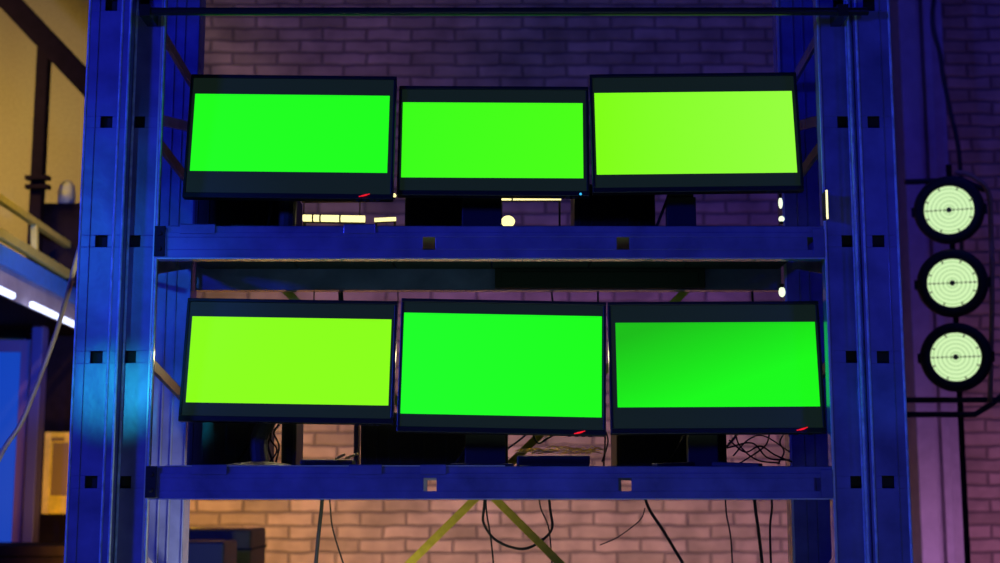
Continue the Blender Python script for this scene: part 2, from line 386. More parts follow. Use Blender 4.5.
# slim black bar across the top
bm = bmesh.new(); a = P(140, 11.5, YF - .075); b = P(868, 11.5, YF - .075)
tube(bm, [a, b], .0105, 16)
for u in (146, 842):
    q = P(u, 11.5, YF - .075); bx(bm, q.x - .014, q.x + .014, YF - .088, YF + .0, q.z - .016, q.z + .016)
rpart('top_bar', bm, mat('glossy_black_bar', (.02, .022, .02), .25), bevel=.001)

# ------------------------------------------------------------------ monitors
def monitor(name, scr, rollpx, cas, Y, tilt, zdeck, pic, label, led=None, stand_dx=0, stand='round'):
    """scr=(u,v,w,h) picture centre and size; cas=(u0,v0,u1,v1) casing outline"""
    u, v, pw, ph = scr; c = P(u, v, Y)
    up_el = math.atan2(c.z - CZ, Y)
    k = math.hypot(Y, c.z - CZ) * math.cos(up_el - PITCH) / F
    eff = math.cos(math.radians(tilt) + up_el) / math.cos(up_el - PITCH) * 1.0
    W = pw * k; H = ph * k / eff
    cl, cr = (cas[0] - u) * k, (cas[2] - u) * k; cb, ctp = -(cas[3] - v) * k / eff, -(cas[1] - v) * k / eff
    roll = math.atan2(rollpx, pw)
    root = tag(empty(name, (c.x + stand_dx, Y + .09, zdeck)), label, 'monitor', 'monitors on the rack shelves')
    bpy.context.view_layer.update()
    RM = Matrix.Translation(c) @ Matrix.Rotation(-math.radians(tilt), 4, 'X') @ Matrix.Rotation(roll, 4, 'Y')
    T = Matrix.Translation(-Vector(root.location)) @ RM
    def part(n, bm, m, par=root, **kk):
        o = obj(n, bm, m, par, **kk)
        if par is root: o.matrix_local = T
        return o
    # casing: bezel frame + bulged back shell
    bm = bmesh.new()
    e = .010
    for x0, x1, z0, z1 in ((cl, cr, ctp - e, ctp), (cl, cr, cb, cb + e * 1.5), (cl, cl + e * .8, cb + e * 1.5, ctp - e), (cr - e * .8, cr, cb + e * 1.5, ctp - e)):
        bx(bm, x0, x1, -.004, .020, z0, z1)
    bez = part('bezel', bm, M_bezel, bevel=.002)
    bm = bmesh.new()
    rings = []
    for y, s in ((.020, 1.0), (.034, .97), (.045, .78), (.052, .55)):
        mx, mz = (cl + cr) / 2, (cb + ctp) / 2; hw, hh = (cr - cl) / 2 * s, (ctp - cb) / 2 * s
        rings.append([bm.verts.new((mx + sx * hw, y, mz + sz * hh)) for sx, sz in ((-1, -1), (1, -1), (1, 1), (-1, 1))])
    for a, b in zip(rings, rings[1:]):
        for i in range(4): bm.faces.new((a[i], a[(i + 1) % 4], b[(i + 1) % 4], b[i]))
    bm.faces.new(rings[0][::-1]); bm.faces.new(rings[-1])
    part('back_shell', bm, M_dark, bevel=.003)
    # screen: picture in the middle, dark unlit bars round it
    bm = bmesh.new()
    a0, a1, b0, b1 = cl + e * .8, cr - e * .8, cb + e * 1.5, ctp - e
    bx(bm, a0, a1, .0005, .004, b0, b1, 1)
    bx(bm, -W / 2, W / 2, -.0003, .0005, -H / 2, H / 2, 0)
    part('screen', bm, [pic, M_lcd])
    # stand
    Zc = lambda: (RM @ Vector((0, .05, 0)))
    nk = RM @ Vector((0, .055, cb * .45)) - Vector(root.location)
    bm = bmesh.new()
    if stand == 'round':
        tube(bm, spline([(0, 0.02, .008), (0, .025, max(.05, nk.z * .5)), (nk.x, nk.y - .002, nk.z)], 5), .024, 12)
        lathe(bm, [(.0, .0), (.095, .0), (.095, .006), (.08, .012), (.03, .018), (0, .018)], 32)
    elif stand == 'fork':
        for s in (-1, 1):
            bar(bm, (s * .015, 0.01, .012), (s * .14, -.085, .006), .012, .022)
            bar(bm, (s * .015, 0.01, .012), (s * .11, .07, .006), .012, .022)
        bx(bm, -.04, .04, -.01, .03, .0, nk.z * .6); bx(bm, -.035, .035, .0, max(.02, nk.y), nk.z * .5, nk.z)
    else:
        bx(bm, -.09, .075, -.085, .085, 0, .012); bx(bm, -.055, .055, .0, .03, .01, nk.z * .7); bx(bm, -.045, .045, .01, max(.03, nk.y + .004), nk.z * .6, nk.z)
    part2 = obj('stand', bm, M_dark, root, bevel=.002)
    if led:
        lu, lv, kind = led
        # lamp on the underside/front of the bottom bezel
        x = (lu - u) * k; z = max(cb + .001, -(lv - v) * k / eff)
        bm = bmesh.new()
        if kind == 'red':
            tube(bm, spline([(x - .015, -.006, z - .002), (x, -.008, z + .001), (x + .014, -.006, z + .006)], 5), [.0012] * 3 + [.0022] * 5 + [.0012] * 3, 8)
            part('power_light', bm, M_red)
        else:
            lathe(bm, [(0, .003), (.003, .002), (.0035, 0)], 12, M=Matrix.Translation((x, -.004, z)) @ Matrix.Rotation(PI / 2, 4, 'X')); part('power_light', bm, M_cyan)
    # buttons row under the bezel
    bm = bmesh.new()
    for i in range(4): bx(bm, cr - .10 + i * .018, cr - .09 + i * .018, .004, .012, cb - .0025, cb)
    part('button', bm, M_dark)
    # cable from the back
    bm = bmesh.new()
    q0 = RM @ Vector((-.05, .05, cb * .4)) - Vector(root.location)
    tube(bm, spline([q0, q0 + Vector((-.005, .02, -.05)), Vector((-.07, .10, .03)), Vector((-.10, .11, .006))], 6), .004, 6); obj('cable', bm, M_cable, root)
    return root
G_ = lin
zU, zL = zU1 - .003, zL1 - .003
YM = 3.71
p1 = screen_mat('green_picture', G_(33, 255, 30), G_(33, 255, 26))
p2 = screen_mat('leaf_green_picture', G_(60, 255, 22), G_(76, 255, 20))
p3 = screen_mat('lime_picture_fading_right', G_(128, 255, 20), G_(150, 255, 62))
p4 = screen_mat('lime_picture', G_(140, 255, 20), G_(138, 255, 22))
p5 = screen_mat('bright_green_picture', G_(32, 255, 40), G_(30, 255, 26))
p6 = screen_mat('shaded_green_picture', G_(30, 190, 22), G_(28, 250, 24), 'XZ', -0.16, 0.07)
monitor('monitor', (290.5, 133, 196, 77), 2.3, (187, 75, 395, 198), YM, 6, zU, p1, 'monitor at the left end of the upper shelf, plain green picture', (367, 195, 'red'), -.02, 'round')
monitor('monitor', (492.5, 140, 181, 75), 1.0, (398, 86, 589, 195.5), YM + .02, 6, zU, p2, 'narrower monitor in the middle of the upper shelf, between two wider ones', (580, 193.5, 'cyan'), -.03, 'box')
monitor('monitor', (695, 132.5, 199, 81.5), -2.3, (591, 73, 800, 191.5), YM, 6, zU, p3, 'upper shelf monitor by the right post, yellow-green picture turning paler to its right', None, -.03, 'fork')
monitor('monitor', (289.5, 360.5, 201, 86), 3.3, (183, 299, 395.5, 422), YM, 7, zL, p4, 'lower shelf monitor by the left post, lime yellow-green picture', None, -.09, 'round')
monitor('monitor', (502, 364.5, 199.5, 101), 4.0, (399, 299.5, 606, 433), YM, 6, zL, p5, 'monitor in the middle of the lower shelf with the tallest green picture', (580, 431, 'red'), -.045, 'box')
monitor('monitor', (717, 364.3, 201, 84.5), -1.0, (609, 301, 822, 433), YM, 6, zL, p6, 'lower shelf monitor by the right post, green picture darker at its upper left', (798, 429.5, 'red'), -.03, 'fork')

# ------------------------------------------------------------------ gear on the shelves behind the monitors
def unit(name, u0, u1, v0, zdeck, Y0, dep, m, label, cat, rz=0, front_parts=True):
    x0, x1 = X(u0, v0, Y0), X(u1, v0, Y0); h = Z(v0, Y0) - zdeck
    root = tag(empty(name, ((x0 + x1) / 2, Y0, zdeck), (0, 0, rz)), label, cat)
    hw = (x1 - x0) / 2
    bm = bmesh.new(); bx(bm, -hw, hw, 0, dep, .006, h)
    obj('case', bm, m, root, bevel=.004)
    bm = bmesh.new(); bx(bm, -hw + .008, hw - .008, -.004, 0, .014, h - .008)
    n = max(3, int(hw * 60))
    for i in range(n):
        x = -hw + .014 + i * (2 * hw - .028) / n; bx(bm, x, x + .004, -.006, -.004, .02, h - .014)
    obj('front_panel', bm, M_bezel, root, bevel=.001)
    for sx in (-1, 1):
        for sy in (.02, dep - .02):
            bm = bmesh.new(); lathe(bm, [(0, 0), (.008, 0), (.008, .007), (0, .007)], 12, M=Matrix.Translation((sx * (hw - .015), sy, 0))); obj('foot', bm, M_black, root)
    return root
M_case = mat('black_case_metal', (.04, .045, .045), .5, .2, .05, 100)
M_bluecase = mat('dark_blue_case', (.04, .05, .10), .5, .2, .05, 80)
unit('desktop_computer', 193, 293, 190, zU, 3.93, .20, M_bluecase, 'low dark blue computer case behind the left upper monitor', 'computer')
unit('desktop_computer', 405, 497, 184, zU, 3.96, .17, M_case, 'black computer case behind the narrower middle monitor, upper shelf', 'computer')
unit('desktop_computer', 574, 655, 184, zU, 3.94, .20, M_case, 'black computer case behind the pale lime monitor on the upper shelf', 'computer')
unit('desktop_computer', 188, 264, 408, zL, 3.93, .20, M_case, 'black computer case behind the lower left monitor, left of a knot of wires', 'computer')
unit('power_adapter', 282, 297, 412, zL, 3.93, .14, M_case, 'slim black upright box between a knot of wires and brick wall, lower shelf', 'adapter')
unit('desktop_computer', 361, 508, 412, zL, 3.96, .20, M_case, 'wide black computer case behind the middle lower monitor', 'computer')
unit('desktop_computer', 616, 726, 412, zL, 3.94, .20, M_case, 'black computer case behind the lower right monitor beside tangled cables', 'computer')
unit('network_switch', 517, 590, 455.5, zL, 3.80, .14, M_case, 'flat black box with yellow wires on top, below the middle lower monitor', 'box')
unit('network_switch', 300, 352, 459.5, zL, 3.76, .10, M_case, 'thin black box with two yellow strips on the lower shelf', 'box')

# blue strut beside the wall gap (356,440)
bm = bmesh.new(); a = P(356.5, 470, 4.02); bx(bm, a.x - .006, a.x + .006, 3.99, 4.05, zL, Z(405, 4.02)); bx(bm, a.x - .02, a.x + .02, 3.98, 4.06, zL, zL + .004)
tag(obj('bracket', bm, M_paint, bevel=.001), 'narrow blue upright bracket standing right of the brick gap, lower shelf', 'bracket')

def cable(pts, r, label, m=M_cable, group=None, name='cable'):
    bm = bmesh.new(); tube(bm, spline(pts, 8), r, 6)
    return tag(obj(name, bm, m, smooth=True), label, 'cable', group)
# yellow wire tangle on the flat box
bm = bmesh.new()
for i in range(52):
    u = 514 + i * 1.5; y = 3.80 + random.uniform(.0, .03); v = 453 + random.uniform(-2, 1.2)
    a = P(u, v, y); a.z = max(a.z, Z(455.5, 3.80) + .003)
    b = a + Vector((random.uniform(.02, .05), random.uniform(-.01, .01), random.uniform(-.001, .010))); mid = (a + b) / 2 + Vector((0, 0, random.uniform(0, .012)))
    b.z = max(b.z, Z(455.5, 3.80) + .003); tube(bm, spline([a, mid, b], 3), .0013, 5)
tag(obj('wire_bundle', bm, mat('yellow_wire', (.95, .75, .12), .5)), 'frayed yellow wire bundle lying on the flat black box', 'wires', kind='stuff')
# two yellow strips
for u0, v0, u1, v1, lb in ((335, 459.3, 345, 454.2, 'shorter yellow strip on the thin black box, lower shelf'), (345, 458.5, 358, 453.8, 'longer yellow strip right of the shorter one, lower shelf')):
    bm = bmesh.new(); bar(bm, P(u0, v0, 3.75), P(u1, v1, 3.75), .006, .012); tag(obj('cable_tie', bm, mat('yellow_plastic', (.95, .65, .03), .4), bevel=.001), lb, 'strip')

# wires in the knot by the lower-left monitor, and in the gap below the lower right monitor
for i, (pts, r) in enumerate((
    ([(268, 424), (271, 434), (268, 446), (273, 462)], .003),
    ([(279, 424), (274, 433), (279, 446), (276, 462)], .0028),
    ([(274, 424), (270, 438), (277, 450), (270, 462)], .0025))):
    cable([P(u, v, 3.88 + .004 * i) for u, v in pts], r, ['wire at the left of the knot beside the upright box', 'wire at the right of the knot beside the upright box', 'thin wire through the middle of the knot beside the upright box'][i], group='wires in the knot')
tang = [([(729, 440), (745, 452), (760, 446), (775, 455), (792, 462)], 'looping cable low in the tangle below the lower right monitor'),
        ([(733, 456), (748, 440), (764, 436), (790, 452)], 'cable arching highest through the tangle below the lower right monitor'),
        ([(727, 448), (752, 443), (768, 458), (790, 460)], 'cable dipping to the shelf in the tangle below the lower right monitor'),
        ([(735, 432), (740, 446), (757, 460), (780, 463)], 'cable falling left to right in the tangle below the lower right monitor'),
        ([(770, 432), (765, 446), (745, 460), (738, 464)], 'cable falling right to left in the tangle below the lower right monitor'),
        ([(785, 432), (780, 442), (784, 452), (778, 464)], 'cable hanging at the right of the tangle below the lower right monitor')]
for i, (pts, lb) in enumerate(tang): cable([P(u, v, 3.86 + .008 * i) for u, v in pts], .0022, lb, group='tangled cables below the lower right monitor')
cable([P(532, 432, 3.9), P(538, 443, 3.9), P(548, 438, 3.9), P(560, 431, 3.9)], .003, 'black cable curling below the middle lower monitor, above yellow wires')
cable([P(600, 420, 3.92), P(608, 440, 3.92), P(602, 462, 3.92)], .0022, 'thin cable bowed against the wall, right of the yellow wires')

# cables hanging under and behind the lower shelf
Yc = YR + .16
hang = [([(323, 472), (322, 503), (318, 540), (313, 600)], .0062, 'thick straight cable hanging below the lower shelf, left of the yellow braces'),
        ([(327, 472), (330, 503), (333, 530), (347, 575)], .0026, 'thin cable right of the thick straight one below the lower shelf'),
        ([(488, 472), (484, 508), (484, 524), (497, 541), (522, 549), (541, 541), (552, 528), (550, 508), (547, 472)], .0042, 'black cable hanging in a wide U loop between the yellow braces'),
        ([(489, 472), (486, 505), (491, 540), (495, 580)], .0026, 'thin cable dropping inside the left of the U loop'),
        ([(538, 470), (540, 505), (549, 530), (553, 580)], .0024, 'thin cable dropping beside the right of the U loop'),
        ([(642, 472), (647, 504), (664, 532), (690, 575)], .0048, 'black cable slanting down to the right across the bricks below the shelf'),
        ([(725, 472), (726, 510), (731, 540), (733, 585)], .0024, 'thin cable left of the two by the right rear post'),
        ([(753, 472), (755, 505), (759, 535), (765, 590)], .0050, 'thick cable near the right rear post below the lower shelf'),
        ([(768, 472), (772, 505), (770, 530), (772, 590)], .0034, 'cable nearest the right rear post below the lower shelf'),
        ([(645, 508), (640, 520), (618, 537), (600, 545)], .0018, 'fine wire trailing left over the bricks below the lower shelf'),
        ([(600, 270), (598, 300), (605, 420), (603, 478)], .0030, 'cable behind the gap between middle and right lower monitors'),
        ([(397, 270), (398, 300), (396, 340), (392, 478)], .0022, 'cable behind the gap between left and middle lower monitors'),
        ([(339, 262), (341, 300), (345, 380), (390, 478)], .0085, 'thick black cable seen above the lower left monitor'),
        ([(318, 262), (314, 296), (310, 380), (235, 478)], .0022, 'thin wire above the lower left monitor, beside the thick cable'),
        ([(548, 262), (552, 296), (556, 400), (470, 478)], .0030, 'thin cable seen above the middle lower monitor'),
        ([(750, 262), (752, 292), (756, 400), (700, 478)], .0040, 'cable seen above the lower right monitor')]
for i, (pts, r, lb) in enumerate(hang): cable([P(u, v, Yc + .006 * (i % 3)) for u, v in pts], r, lb, group='cables behind the rack')

# glowing tubes and bulbs for the bright spots behind the upper monitors
def glow_tube(u0, v0, u1, v1, Y, r, label, gaps=()):
    a, b = P(u0, v0, Y), P(u1, v1, Y); root = tag(empty('glow_tube', (a + b) / 2), label, 'lamp', 'small lamps behind the upper monitors'); o = (a + b) / 2; d = (b - a).normalized()
    bm = bmesh.new(); tube(bm, [a - o, b - o], r, 12); obj('tube', bm, M_warm, root)
    bm = bmesh.new(); bar(bm, a - o + Vector((0, r + .003, 0)), b - o + Vector((0, r + .003, 0)), r * 2.4, .008)
    obj('holder', bm, M_black, root)
    for g in gaps:
        bm = bmesh.new(); q = a + (b - a) * g - o; tube(bm, [q - d * .0022, q + d * .0022], r * 1.15, 12); obj('clip', bm, M_black, root)
    bm = bmesh.new()
    for q in (a - o + d * .004, b - o - d * .004): bar(bm, q + Vector((0, r + .004, 0)), Vector((q.x, r + .004, zU - o.z)), .006, .006, up=(0, 1, 0))
    obj('leg', bm, M_black, root)
    return root
glow_tube(303, 218, 365, 219, 3.96, .0098, 'thick warm white tube, left of the two under the left upper monitor', (.16, .28, .6))
glow_tube(374.5, 220, 396, 219, 3.97, .0058, 'short warm white tube under the right corner of the left upper monitor')
glow_tube(500, 198, 561, 197.8, 4.00, .0070, 'thin warm white tube directly under the middle upper monitor', (.2,))
bm = bmesh.new(); tube(bm, [P(302, 202, 4.02), P(365, 201.5, 4.02), P(392, 197, 4.02)], .0032, 8)
tube(bm, [P(304, 202, 4.02), Vector((X(304, 202, 4.02), 4.02, zU))], .002, 6); tube(bm, [P(360, 202, 4.02), Vector((X(360, 202, 4.02), 4.02, zU))], .002, 6)
tag(obj('wire_frame', bm, M_brace), 'thin brownish wire frame above the warm tubes, upper shelf', 'frame')
def bulb(u, v, Y, r, label, m=M_bulb, squash=1.0, stem=(0, -1)):
    p = P(u, v, Y); root = tag(empty('lamp_bulb', p), label, 'lamp', 'small lamps behind the upper monitors')
    bm = bmesh.new(); lathe(bm, [(r * math.sin(PI * i / 10), -r * squash * math.cos(PI * i / 10)) for i in range(11)], 16)
    obj('bulb', bm, m, root, smooth=True)
    bm = bmesh.new(); lathe(bm, [(0, r * squash * .8), (r * .5, r * squash * .8), (r * .6, r * squash * 1.6), (0, r * squash * 1.6)], 12, M=Matrix.Rotation(PI if stem[1] < 0 else 0, 4, 'X')); obj('socket', bm, M_black, root)
    return root
bulb(394, 195.5, 3.95, .0065, 'small round bulb at the right end of the wire frame', M_warm)
bulb(508, 221.5, 3.95, .020, 'warm dome bulb standing under the left part of the middle tube', M_warm, .85)
bulb(781.5, 219, 4.06, .0088, 'small pale bulb low beside the right rear post, upper shelf')
bulb(780.5, 203, 4.06, .0065, 'tall thin pale bulb above the low one, beside the right rear post', M_bulb, 2.6, (0, 1))
bulb(782, 292, 4.06, .0100, 'pale bulb hanging below the upper shelf near the right rear post', M_bulb, 1.5, (0, 1))
# glowing strip added for the lit edge of the right post
bm = bmesh.new(); a = P(826.5, 190, 3.56); b = P(827.5, 219, 3.56); bar(bm, a, b, .005, .004, up=(1, 0, 0)); 
q = tag(empty('lit_edge_glow', (a + b) / 2), 'slim glowing strip for the lit inner edge of the right post', 'lamp', 'small lamps behind the upper monitors')
bmesh.ops.translate(bm, verts=bm.verts[:], vec=-(a + b) / 2); obj('tube', bm, M_warm, q, bevel=.001)
bm = bmesh.new(); bx(bm, -.004, .004, .002, .04, -.035, .035); obj('holder', bm, M_dark, q)

# ------------------------------------------------------------------ three round lamps at the right
M_lens = bpy.data.materials.new('glowing_ribbed_lens'); M_lens.use_nodes = True
nt = M_lens.node_tree; b_ = nt.nodes['Principled BSDF']; tc = nt.nodes.new('ShaderNodeTexCoord')
ln = nt.nodes.new('ShaderNodeVectorMath'); ln.operation = 'LENGTH'; nt.links.new(tc.outputs['Object'], ln.inputs[0])
sn = nt.nodes.new('ShaderNodeMath'); sn.operation = 'MULTIPLY'; sn.inputs[1].default_value = 2 * PI / 0.0175; nt.links.new(ln.outputs['Value'], sn.inputs[0])
s2 = nt.nodes.new('ShaderNodeMath'); s2.operation = 'SINE'; nt.links.new(sn.outputs[0], s2.inputs[0])
mr = nt.nodes.new('ShaderNodeMapRange'); mr.inputs[1].default_value = .45; mr.inputs[2].default_value = 1; mr.inputs[3].default_value = 0; mr.inputs[4].default_value = 1; nt.links.new(s2.outputs[0], mr.inputs[0])
mx = nt.nodes.new('ShaderNodeMix'); mx.data_type = 'RGBA'; mx.inputs['A'].default_value = (*lin(214, 246, 184), 1); mx.inputs['B'].default_value = (*lin(160, 204, 130), 1)
nt.links.new(mr.outputs[0], mx.inputs['Factor']); nt.links.new(mx.outputs['Result'], b_.inputs['Emission Color']); b_.inputs['Emission Strength'].default_value = 1.0
b_.inputs['Base Color'].default_value = (.05, .05, .05, 1)
YL = 6.0
M_notch = mat('olive_lens_mark', (.05, .07, .04), .6)
fix_c = P(952, 283, YL)
for i, (u, v, lb) in enumerate(((949, 210, 'topmost of three round green-white stage lamps by the right edge'), (952.3, 283, 'middle one of three round green-white stage lamps'), (955.8, 357, 'lowest of three round green-white stage lamps, above two black bars'))):
    p = P(u, v, YL); d = Vector((0, 0, CZ + .25)) - p
    root = tag(empty('stage_lamp', p), lb, 'lamp', 'round stage lamps')
    root.rotation_euler = (-d).to_track_quat('-Z', 'Y').to_euler()      # local +z looks at the viewer
    R = 23.6 / F * 6.15
    bm = bmesh.new(); lathe(bm, [(0, .006), (R * .5, .005), (R * .9, .002), (R * 1.02, 0), (R * 1.02, -.01), (0, -.01)], 48); obj('lens', bm, M_lens, root, smooth=True)
    bm = bmesh.new(); lathe(bm, [(R * 1.0, .004), (R * 1.02, .016), (R * 1.34, .012), (R * 1.44, -.02), (R * 1.40, -.12), (R * .8, -.20), (0, -.21)], 48); obj('housing', bm, M_black, root, smooth=True)
    bm = bmesh.new(); lathe(bm, [(0, .016), (R * .09, .015), (R * .12, .006), (0, .003)], 20); obj('centre_cap', bm, M_notch, root)
    bm = bmesh.new(); bx(bm, -R, R, .006, .0075, -.0, .0) if False else None
    bx(bm, -R, R, -.0012, .0012, .004, .008)
    for k in range(-5, 6):
        if k: lathe(bm, [(0, .011), (.004, .009), (.0045, .004)], 8, M=Matrix.Translation((k * R / 5.6, 0, 0)))
    for k in range(8):
        a = 2 * PI * (k + .5) / 8; M = Matrix.Rotation(a, 4, 'Z'); bx(bm, R * .88, R * .99, -.003, .003, .002, .007, 0, M)
    obj('lens_rib', bm, M_notch, root)
    bm = bmesh.new()
    for s in (-1, 1): bx(bm, s * R * 1.47 - .006, s * R * 1.47 + .006, -.02, .02, -.16, -.01)
    bx(bm, -R * 1.49, R * 1.49, -.02, .02, -.235, -.215)
    obj('yoke', bm, M_black, root, bevel=.002)
    bm = bmesh.new()
# stand of the lamps
q = P(955, 300, YL + .3); st_ = tag(empty('lamp_stand', (q.x, YL + .3, 0)), 'black stand with two horizontal bars below the three round lamps', 'stand')
bm = bmesh.new(); tube(bm, [(0, 0, 0.02), (0, 0, Z(165, YL + .3))], .013, 14); obj('pole', bm, M_girder, st_)
for v0, ul, pts in ((400, 905, [(905, 400), (1010, 400)]), (414.5, 903, [(903, 414.5), (975, 414.5), (990, 405), (1015, 386)]), (183, 905, [(905, 182), (962, 180), (985, 190)])):
    bm = bmesh.new(); tube(bm, [P(a, b, YL + .26) - Vector(st_.location) for a, b in pts], .013, 10); obj('cross_bar', bm, M_black, st_)
for k in range(3):
    bm = bmesh.new(); a = 2 * PI * k / 3 + .3; tube(bm, [(0, 0, .5), (.5 * math.cos(a), .5 * math.sin(a), .015)], .014, 10); obj('leg', bm, M_black, st_)
cable([P(955, 172, 6.1), P(972, 176, 6.1), P(988, 192, 6.1), P(991, 230, 6.12), P(992, 300, 6.12), P(990, 402, 6.24)], .011, 'brown cable arching beside the topmost round stage lamp', M_brace)
cable([Vector((3.05, 7.75, 5.58)), P(938, -20, 7.4), P(941, 60, 7.4), P(950, 110, 7.4), P(960, 165, 7.4), P(962, 300, 7.6)], .012, 'dark cable hanging down the column above the round lamps', M_cable)

# column by the brick wall
cx0, cx1 = X(917, 500, 7.75), X(972, 500, 7.75)
bm = bmesh.new()
wd = cx1 - cx0
prof = [(0, .0), (0, .05), (.11, .05), (.11, .02), (.15, .02), (.15, .28), (.20, .28), (.20, .0)]
bx(bm, cx0, cx0 + .105, 7.70, 8.18, 0, 5.6); bx(bm, cx0 + .105, cx0 + .16, 7.82, 8.18, 0, 5.6); bx(bm, cx0 + .16, cx0 + .21, 7.78, 8.18, 0, 5.6); bx(bm, cx0 + .225, cx1, 7.86, 8.18, 0, 5.6)
tag(obj('steel_column', bm, M_column, bevel=.006), 'pale ribbed steel column against the brick wall, right of the rack', 'column')

# ------------------------------------------------------------------ mezzanine at the left
EDGE = 6.2
DX = -0.05
def E(u0, v, Y):     # a point on a line parallel to the walkway edge which crosses the frame's left edge (u=0) at row v
    p = P(0, v, EDGE); return Vector((p.x + DX * (Y - EDGE), Y, p.z))
gal = tag(empty('gallery', E(0, 244, 7.0)), 'raised walkway at the left with blue lit edge and ochre rails', 'walkway')
GO = Vector(gal.location)
def gp(name, fn, m, **k):
    bm = bmesh.new(); fn(bm); bmesh.ops.translate(bm, verts=bm.verts[:], vec=-GO); return obj(name, bm, m, gal, **k)
Ya, Ybk = 5.2, 8.15
gp('handrail', lambda b: bar(b, E(0, 199, Ya), E(0, 199, Ybk), .034, .034), M_rail, bevel=.004)
gp('lower_rail', lambda b: bar(b, E(0, 234, Ya), E(0, 234, Ybk), .045, .035), M_rail, bevel=.004)
for Yp in (6.05, 6.76):
    gp('baluster', lambda b: bar(b, E(0, 236, Yp), E(0, 196, Yp), .032, .03, up=(0, 1, 0)), M_rail, bevel=.003)
e0, e1 = E(0, 243, Ya), E(0, 243, Ybk); zt = e0.z; zb_ = E(0, 262, Ya).z; zc_ = E(0, 291, Ya).z
def fascia(b):
    vs = []
    for Yq in (Ya, Ybk):
        e = E(0, 243, Yq)
        vs.append([b.verts.new(p) for p in ((e.x, Yq, zt), (e.x, Yq, zb_), (e.x - .03, Yq, zb_), (e.x - .03, Yq, zt))])
    for i in range(4): b.faces.new((vs[0][i], vs[0][(i + 1) % 4], vs[1][(i + 1) % 4], vs[1][i]))
    b.faces.new(vs[0]); b.faces.new(vs[1][::-1])
gp('fascia', fascia, M_fascia)
def deck(b):
    e = E(0, 243, Ya); f = E(0, 243, Ybk)
    vs = [b.verts.new(p) for p in ((e.x - .03, Ya, zc_), (f.x - .03, Ybk, zc_), (-5.9, Ybk, zc_), (-5.9, Ya, zc_), (e.x - .03, Ya, zt - .01), (f.x - .03, Ybk, zt - .01), (-5.9, Ybk, zt - .01), (-5.9, Ya, zt - .01))]
    for f_ in ((0, 3, 2, 1), (4, 5, 6, 7), (0, 1, 5, 4), (1, 2, 6, 5), (2, 3, 7, 6), (3, 0, 4, 7)): b.faces.new([vs[i] for i in f_])
gp('deck', deck, M_girder)
def skirt(b):
    vs = []
    for Yq in (Ya, Ybk):
        e = E(0, 243, Yq); vs.append([b.verts.new(p) for p in ((e.x - .02, Yq, zb_), (e.x - .02, Yq, zc_), (e.x - .035, Yq, zc_), (e.x - .035, Yq, zb_))])
    for i in range(4): b.faces.new((vs[0][i], vs[0][(i + 1) % 4], vs[1][(i + 1) % 4], vs[1][i]))
    b.faces.new(vs[0]); b.faces.new(vs[1][::-1])
gp('side_panel', skirt, M_column)
for ya, yb in ((5.3, 6.36), (6.66, 7.10), (7.16, 7.7)):
    def tl(b):
        a = E(0, 291, ya); c = E(0, 291, yb); a.x += .012; c.x += .012; bar(b, a, c, .030, .025)
    o = gp('led_tube', tl, M_tube, bevel=.008)
# boxes on the walkway
p = P(61, 203, 7.4)
bm = bmesh.new(); bx(bm, -.17, .20, 0, .35, 0, Z(203, 7.4) - zt + .01)
bx(bm, -.16, .19, -.008, 0, .03, Z(203, 7.4) - zt - .02)
o = tag(obj('crate', bm, M_girder, bevel=.01), 'dark box standing on the walkway behind the ochre rails', 'box'); o.location = (p.x, 7.4, zt - .01)
bm = bmesh.new(); lathe(bm, [(0, 0), (.042, 0), (.047, .03), (.046, .075), (.036, .115), (.018, .135), (0, .14)], 24)
o = tag(obj('jug', bm, mat('cream_plastic', (.75, .66, .5), .5, 0, .1, 30, .1), smooth=True), 'pale rounded jug on top of the dark box, walkway', 'jug'); o.location = (p.x + .01, 7.46, Z(203, 7.4))
# dark steel frame against the tan wall
fr = tag(empty('steel_frame', P(40, 250, 7.3)), 'dark steel post with a diagonal beam in front of the tan wall', 'frame'); FO = Vector(fr.location)
bm = bmesh.new(); a = P(45, 40, 7.3); b = P(36, 40, 7.3); bar(bm, Vector((a.x, 7.3, zt - .01)), Vector((a.x, 7.3, Z(48, 7.3))), .065, .065, up=(0, 1, 0)); bmesh.ops.translate(bm, verts=bm.verts[:], vec=-FO); obj('post', bm, M_girder, fr, bevel=.005)
bm = bmesh.new(); bar(bm, P(-22, -32, 7.2), P(128, 127, 7.2), .12, .06, up=(0, 1, 0)) if False else bar(bm, P(-22, -32, 7.2), P(128, 127, 7.2), .115, .06); bmesh.ops.translate(bm, verts=bm.verts[:], vec=-FO); obj('diagonal_beam', bm, M_girder, fr, bevel=.005)
bm = bmesh.new()
for v in (178, 187): bar(bm, P(26, v, 7.24), P(50, v, 7.24), .022, .05)
bmesh.ops.translate(bm, verts=bm.verts[:], vec=-FO); obj('clamp', bm, M_girder, fr, bevel=.003)
# cable swinging down in front of the walkway
cable([Vector((-1.105, 3.66, Z(236, 3.66))), P(76, 262, 4.1), P(66, 300, 4.7), P(52, 345, 5.0), P(34, 392, 5.0), P(20, 425, 5.0), P(-6, 470, 5.0), P(-60, 620, 5.0), Vector((-2.4, 5.0, .02))], .0085, 'pale cable swinging down in front of the lit walkway edge', mat('pale_cable', (.55, .42, .36), .5))

